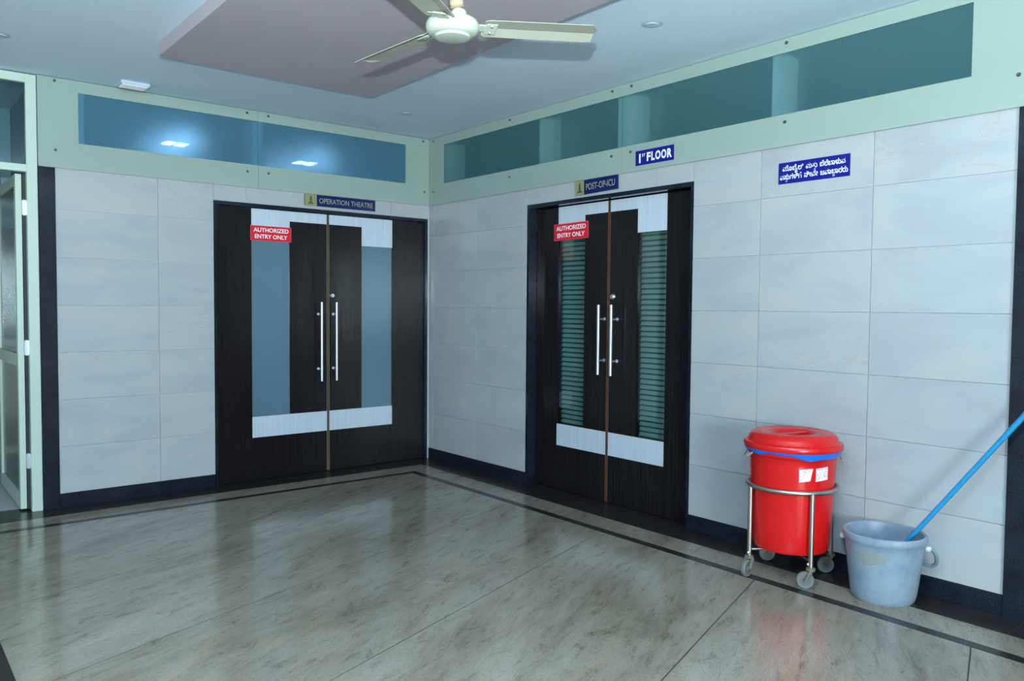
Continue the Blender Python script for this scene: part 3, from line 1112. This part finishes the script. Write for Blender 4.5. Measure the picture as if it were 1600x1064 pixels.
# liner edge: wavy blue band hanging below the lid
m = MB()
seg = 96
ang_cam = math.radians(-129.3)
rings = []
for i in range(seg):
    t_ = 2 * PI * i / seg
    da = (t_ - ang_cam + PI) % (2 * PI) - PI
    drop_ = 0.014 + 0.004 * math.sin(5 * t_) + 0.003 * math.sin(11 * t_ + 1)
    if -0.35 < da < 1.05:
        drop_ += 0.013 * math.sin((da + 0.35) / 1.40 * PI) ** 0.5
    r0 = 0.2315
    rings.append([m.bm.verts.new((BX + r * math.cos(t_), BY + r * math.sin(t_), z)) for r, z in
                  ((0.225, 0.646), (r0, 0.640), (r0 - 0.005, 0.643 - drop_), (r0 - 0.012, 0.640 - drop_), (0.220, 0.634))])
for i in range(seg):
    A, B = rings[i], rings[(i + 1) % seg]
    for k in range(4):
        m.bm.faces.new((A[k], B[k], B[k + 1], A[k + 1]))
m.build('liner_edge', M['blue_bag'], bn, True)
# wire bail hooks with pale grips on both sides
lat = Vector((math.cos(math.radians(-59.1)), math.sin(math.radians(-59.1)), 0))     # across the view of the bin
near = Vector((math.cos(math.radians(-149.1)), math.sin(math.radians(-149.1)), 0))  # towards the viewer
C0 = Vector((BX, BY, 0))
for s, lab in ((-1, 'a'), (1, 'b')):
    m = MB()
    p0 = C0 + lat * (s * 0.214) + Vector((0, 0, 0.618)) - near * 0.02
    p1 = C0 + lat * (s * 0.226) + Vector((0, 0, 0.590)) + near * 0.01
    p2 = C0 + lat * (s * 0.238) + Vector((0, 0, 0.585)) + near * 0.005
    m.tube([p0, p1, p2], 0.0028, 8)
    hk = m.build('wire_handle', M['wire'], bn, True)
    if s < 0:
        q0 = C0 + lat * (-0.212) + Vector((0, 0, 0.590)) + near * 0.05
        q1 = C0 + lat * (-0.176) + Vector((0, 0, 0.628)) + near * 0.125
        MB().tube([q0, q1], 0.0052, 10).build('grip', M['grip'], hk, True)
# two paper stickers hugging the body
for a0, a1, z0, z1, skew in ((0.032, 0.094, 0.511, 0.572, 0.012), (0.107, 0.160, 0.514, 0.577, 0.0)):
    m = MB()
    n = 8
    rows = []
    for i in range(n + 1):
        u = i / n
        row = []
        for z, sk in ((z0, -skew * u), (z1, 0)):
            lt = a0 + (a1 - a0) * u + sk
            R_ = br(z) + 0.0009
            th = math.asin(max(-0.99, min(0.99, lt / R_)))
            p = C0 + lat * (R_ * math.sin(th)) + near * (R_ * math.cos(th))
            row.append(m.bm.verts.new((p.x, p.y, z - 0.006 * (1 - u))))
        rows.append(row)
    for A, B in zip(rows, rows[1:]):
        m.bm.faces.new((A[0], B[0], B[1], A[1]))
    m.build('sticker', M['sticker'], bn)

# ------------------------------------------------------------------ bucket and mop pole
KX, KY = -0.186, -4.078
bk = empty('bucket', (KX, KY, 0), None, 'pale blue-grey plastic bucket with a worn patch, standing beside the red bin', 'bucket')
kr = lambda z: 0.137 + (0.169 - 0.137) * z / 0.26
prof = [(0, 0.006), (0.117, 0.006), (0.119, 0.0), (0.128, 0.0), (0.135, 0.010), (kr(0.04), 0.04)]
prof += [(kr(z), z) for z in (0.10, 0.16, 0.22, 0.265)]
prof += [(0.173, 0.272), (0.177, 0.278), (0.1795, 0.292), (0.1775, 0.305), (0.171, 0.310), (0.163, 0.305), (0.161, 0.28), (0.134, 0.03), (0.122, 0.014), (0, 0.014)]
MB().lathe(prof, 72, (KX, KY, 0)).build('body', M['grey_pl'], bk, True)
# bail handle slung low round the far side
K0 = Vector((KX, KY, 0))
lat = Vector((math.cos(math.radians(-64.6)), math.sin(math.radians(-64.6)), 0))
near = Vector((math.cos(math.radians(-154.6)), math.sin(math.radians(-154.6)), 0))
pts = []
for i in range(41):
    s = i / 40
    ph = PI * s
    e_ = min(s, 1 - s)
    t_ = min(1, e_ / 0.13)
    drop_ = 0.258 - 0.100 * (t_ * t_ * (3 - 2 * t_))
    rad = 0.180 + (0.038 if s < 0.5 else 0.010) * math.sin(min(1, e_ / 0.16) * PI)
    rad = max(rad, 0.170)
    d_ = lat * math.cos(ph - 0.15) - near * math.sin(ph - 0.15)
    p = K0 + d_ * rad + Vector((0, 0, drop_))
    p.x = min(p.x, -0.012)
    pts.append(p)
MB().tube(pts, 0.0088, 12).build('handle', mat('grey_handle_plastic', lin(120, 138, 148), 0.4), bk, True)
for s in (0, 1):
    p = pts[0] if s == 0 else pts[-1]
    MB().lathe([(0, -0.0014), (0.012, -0.010), (0.015, 0), (0.012, 0.010), (0, 0.012)], 14, p).build('handle_ear', mat('pale_ear_plastic', lin(190, 205, 214), 0.4), bk, True)
# the worn patch where a label came off
m = MB()
cen_a, cen_z = math.radians(-20), 0.218
ring = []
random.seed(3)
rows = []
for j in range(6):
    q = j / 5
    row = []
    for i in range(28):
        t_ = 2 * PI * i / 28
        k = q * (1 + 0.13 * math.sin(3 * t_ + 1) + 0.10 * math.sin(7 * t_) + 0.05 * math.sin(12 * t_ + 2))
        z = cen_z + 0.026 * k * math.sin(t_) - (0.006 if math.sin(t_) < -0.6 else 0) * q
        R_ = kr(z) + 0.0006
        th = cen_a + 0.074 * k * math.cos(t_) / R_
        p = K0 + lat * (R_ * math.sin(th)) + near * (R_ * math.cos(th))
        row.append(m.bm.verts.new((p.x, p.y, z)))
    rows.append(row)
for A, B in zip(rows[1:], rows[2:]):
    for i in range(28):
        m.bm.faces.new((A[i], A[(i + 1) % 28], B[(i + 1) % 28], B[i]))
m.bm.faces.new(rows[1])
for v in rows[0]:
    m.bm.verts.remove(v)
m.build('worn_patch', M['stain'], bk)

# pole: rests on the bucket floor and leans out over the rim towards the granite column
pa = Vector((-0.155, -3.991, 0.030))
pb = Vector((-0.075, -4.591, 0.888))
dirp = (pb - pa).normalized()
mp_ = empty('mop_pole', pa, None, 'sky blue mop pole standing in the grey bucket, leaning up beyond the tiles', 'mop')
MB().tube([pa, pa + dirp * 1.22], 0.0115, 14).build('shaft', M['pole'], mp_, True)
MB().tube([pa + dirp * 1.215, pa + dirp * 1.245], 0.0130, 14).build('end_cap', M['dark'], mp_, True)
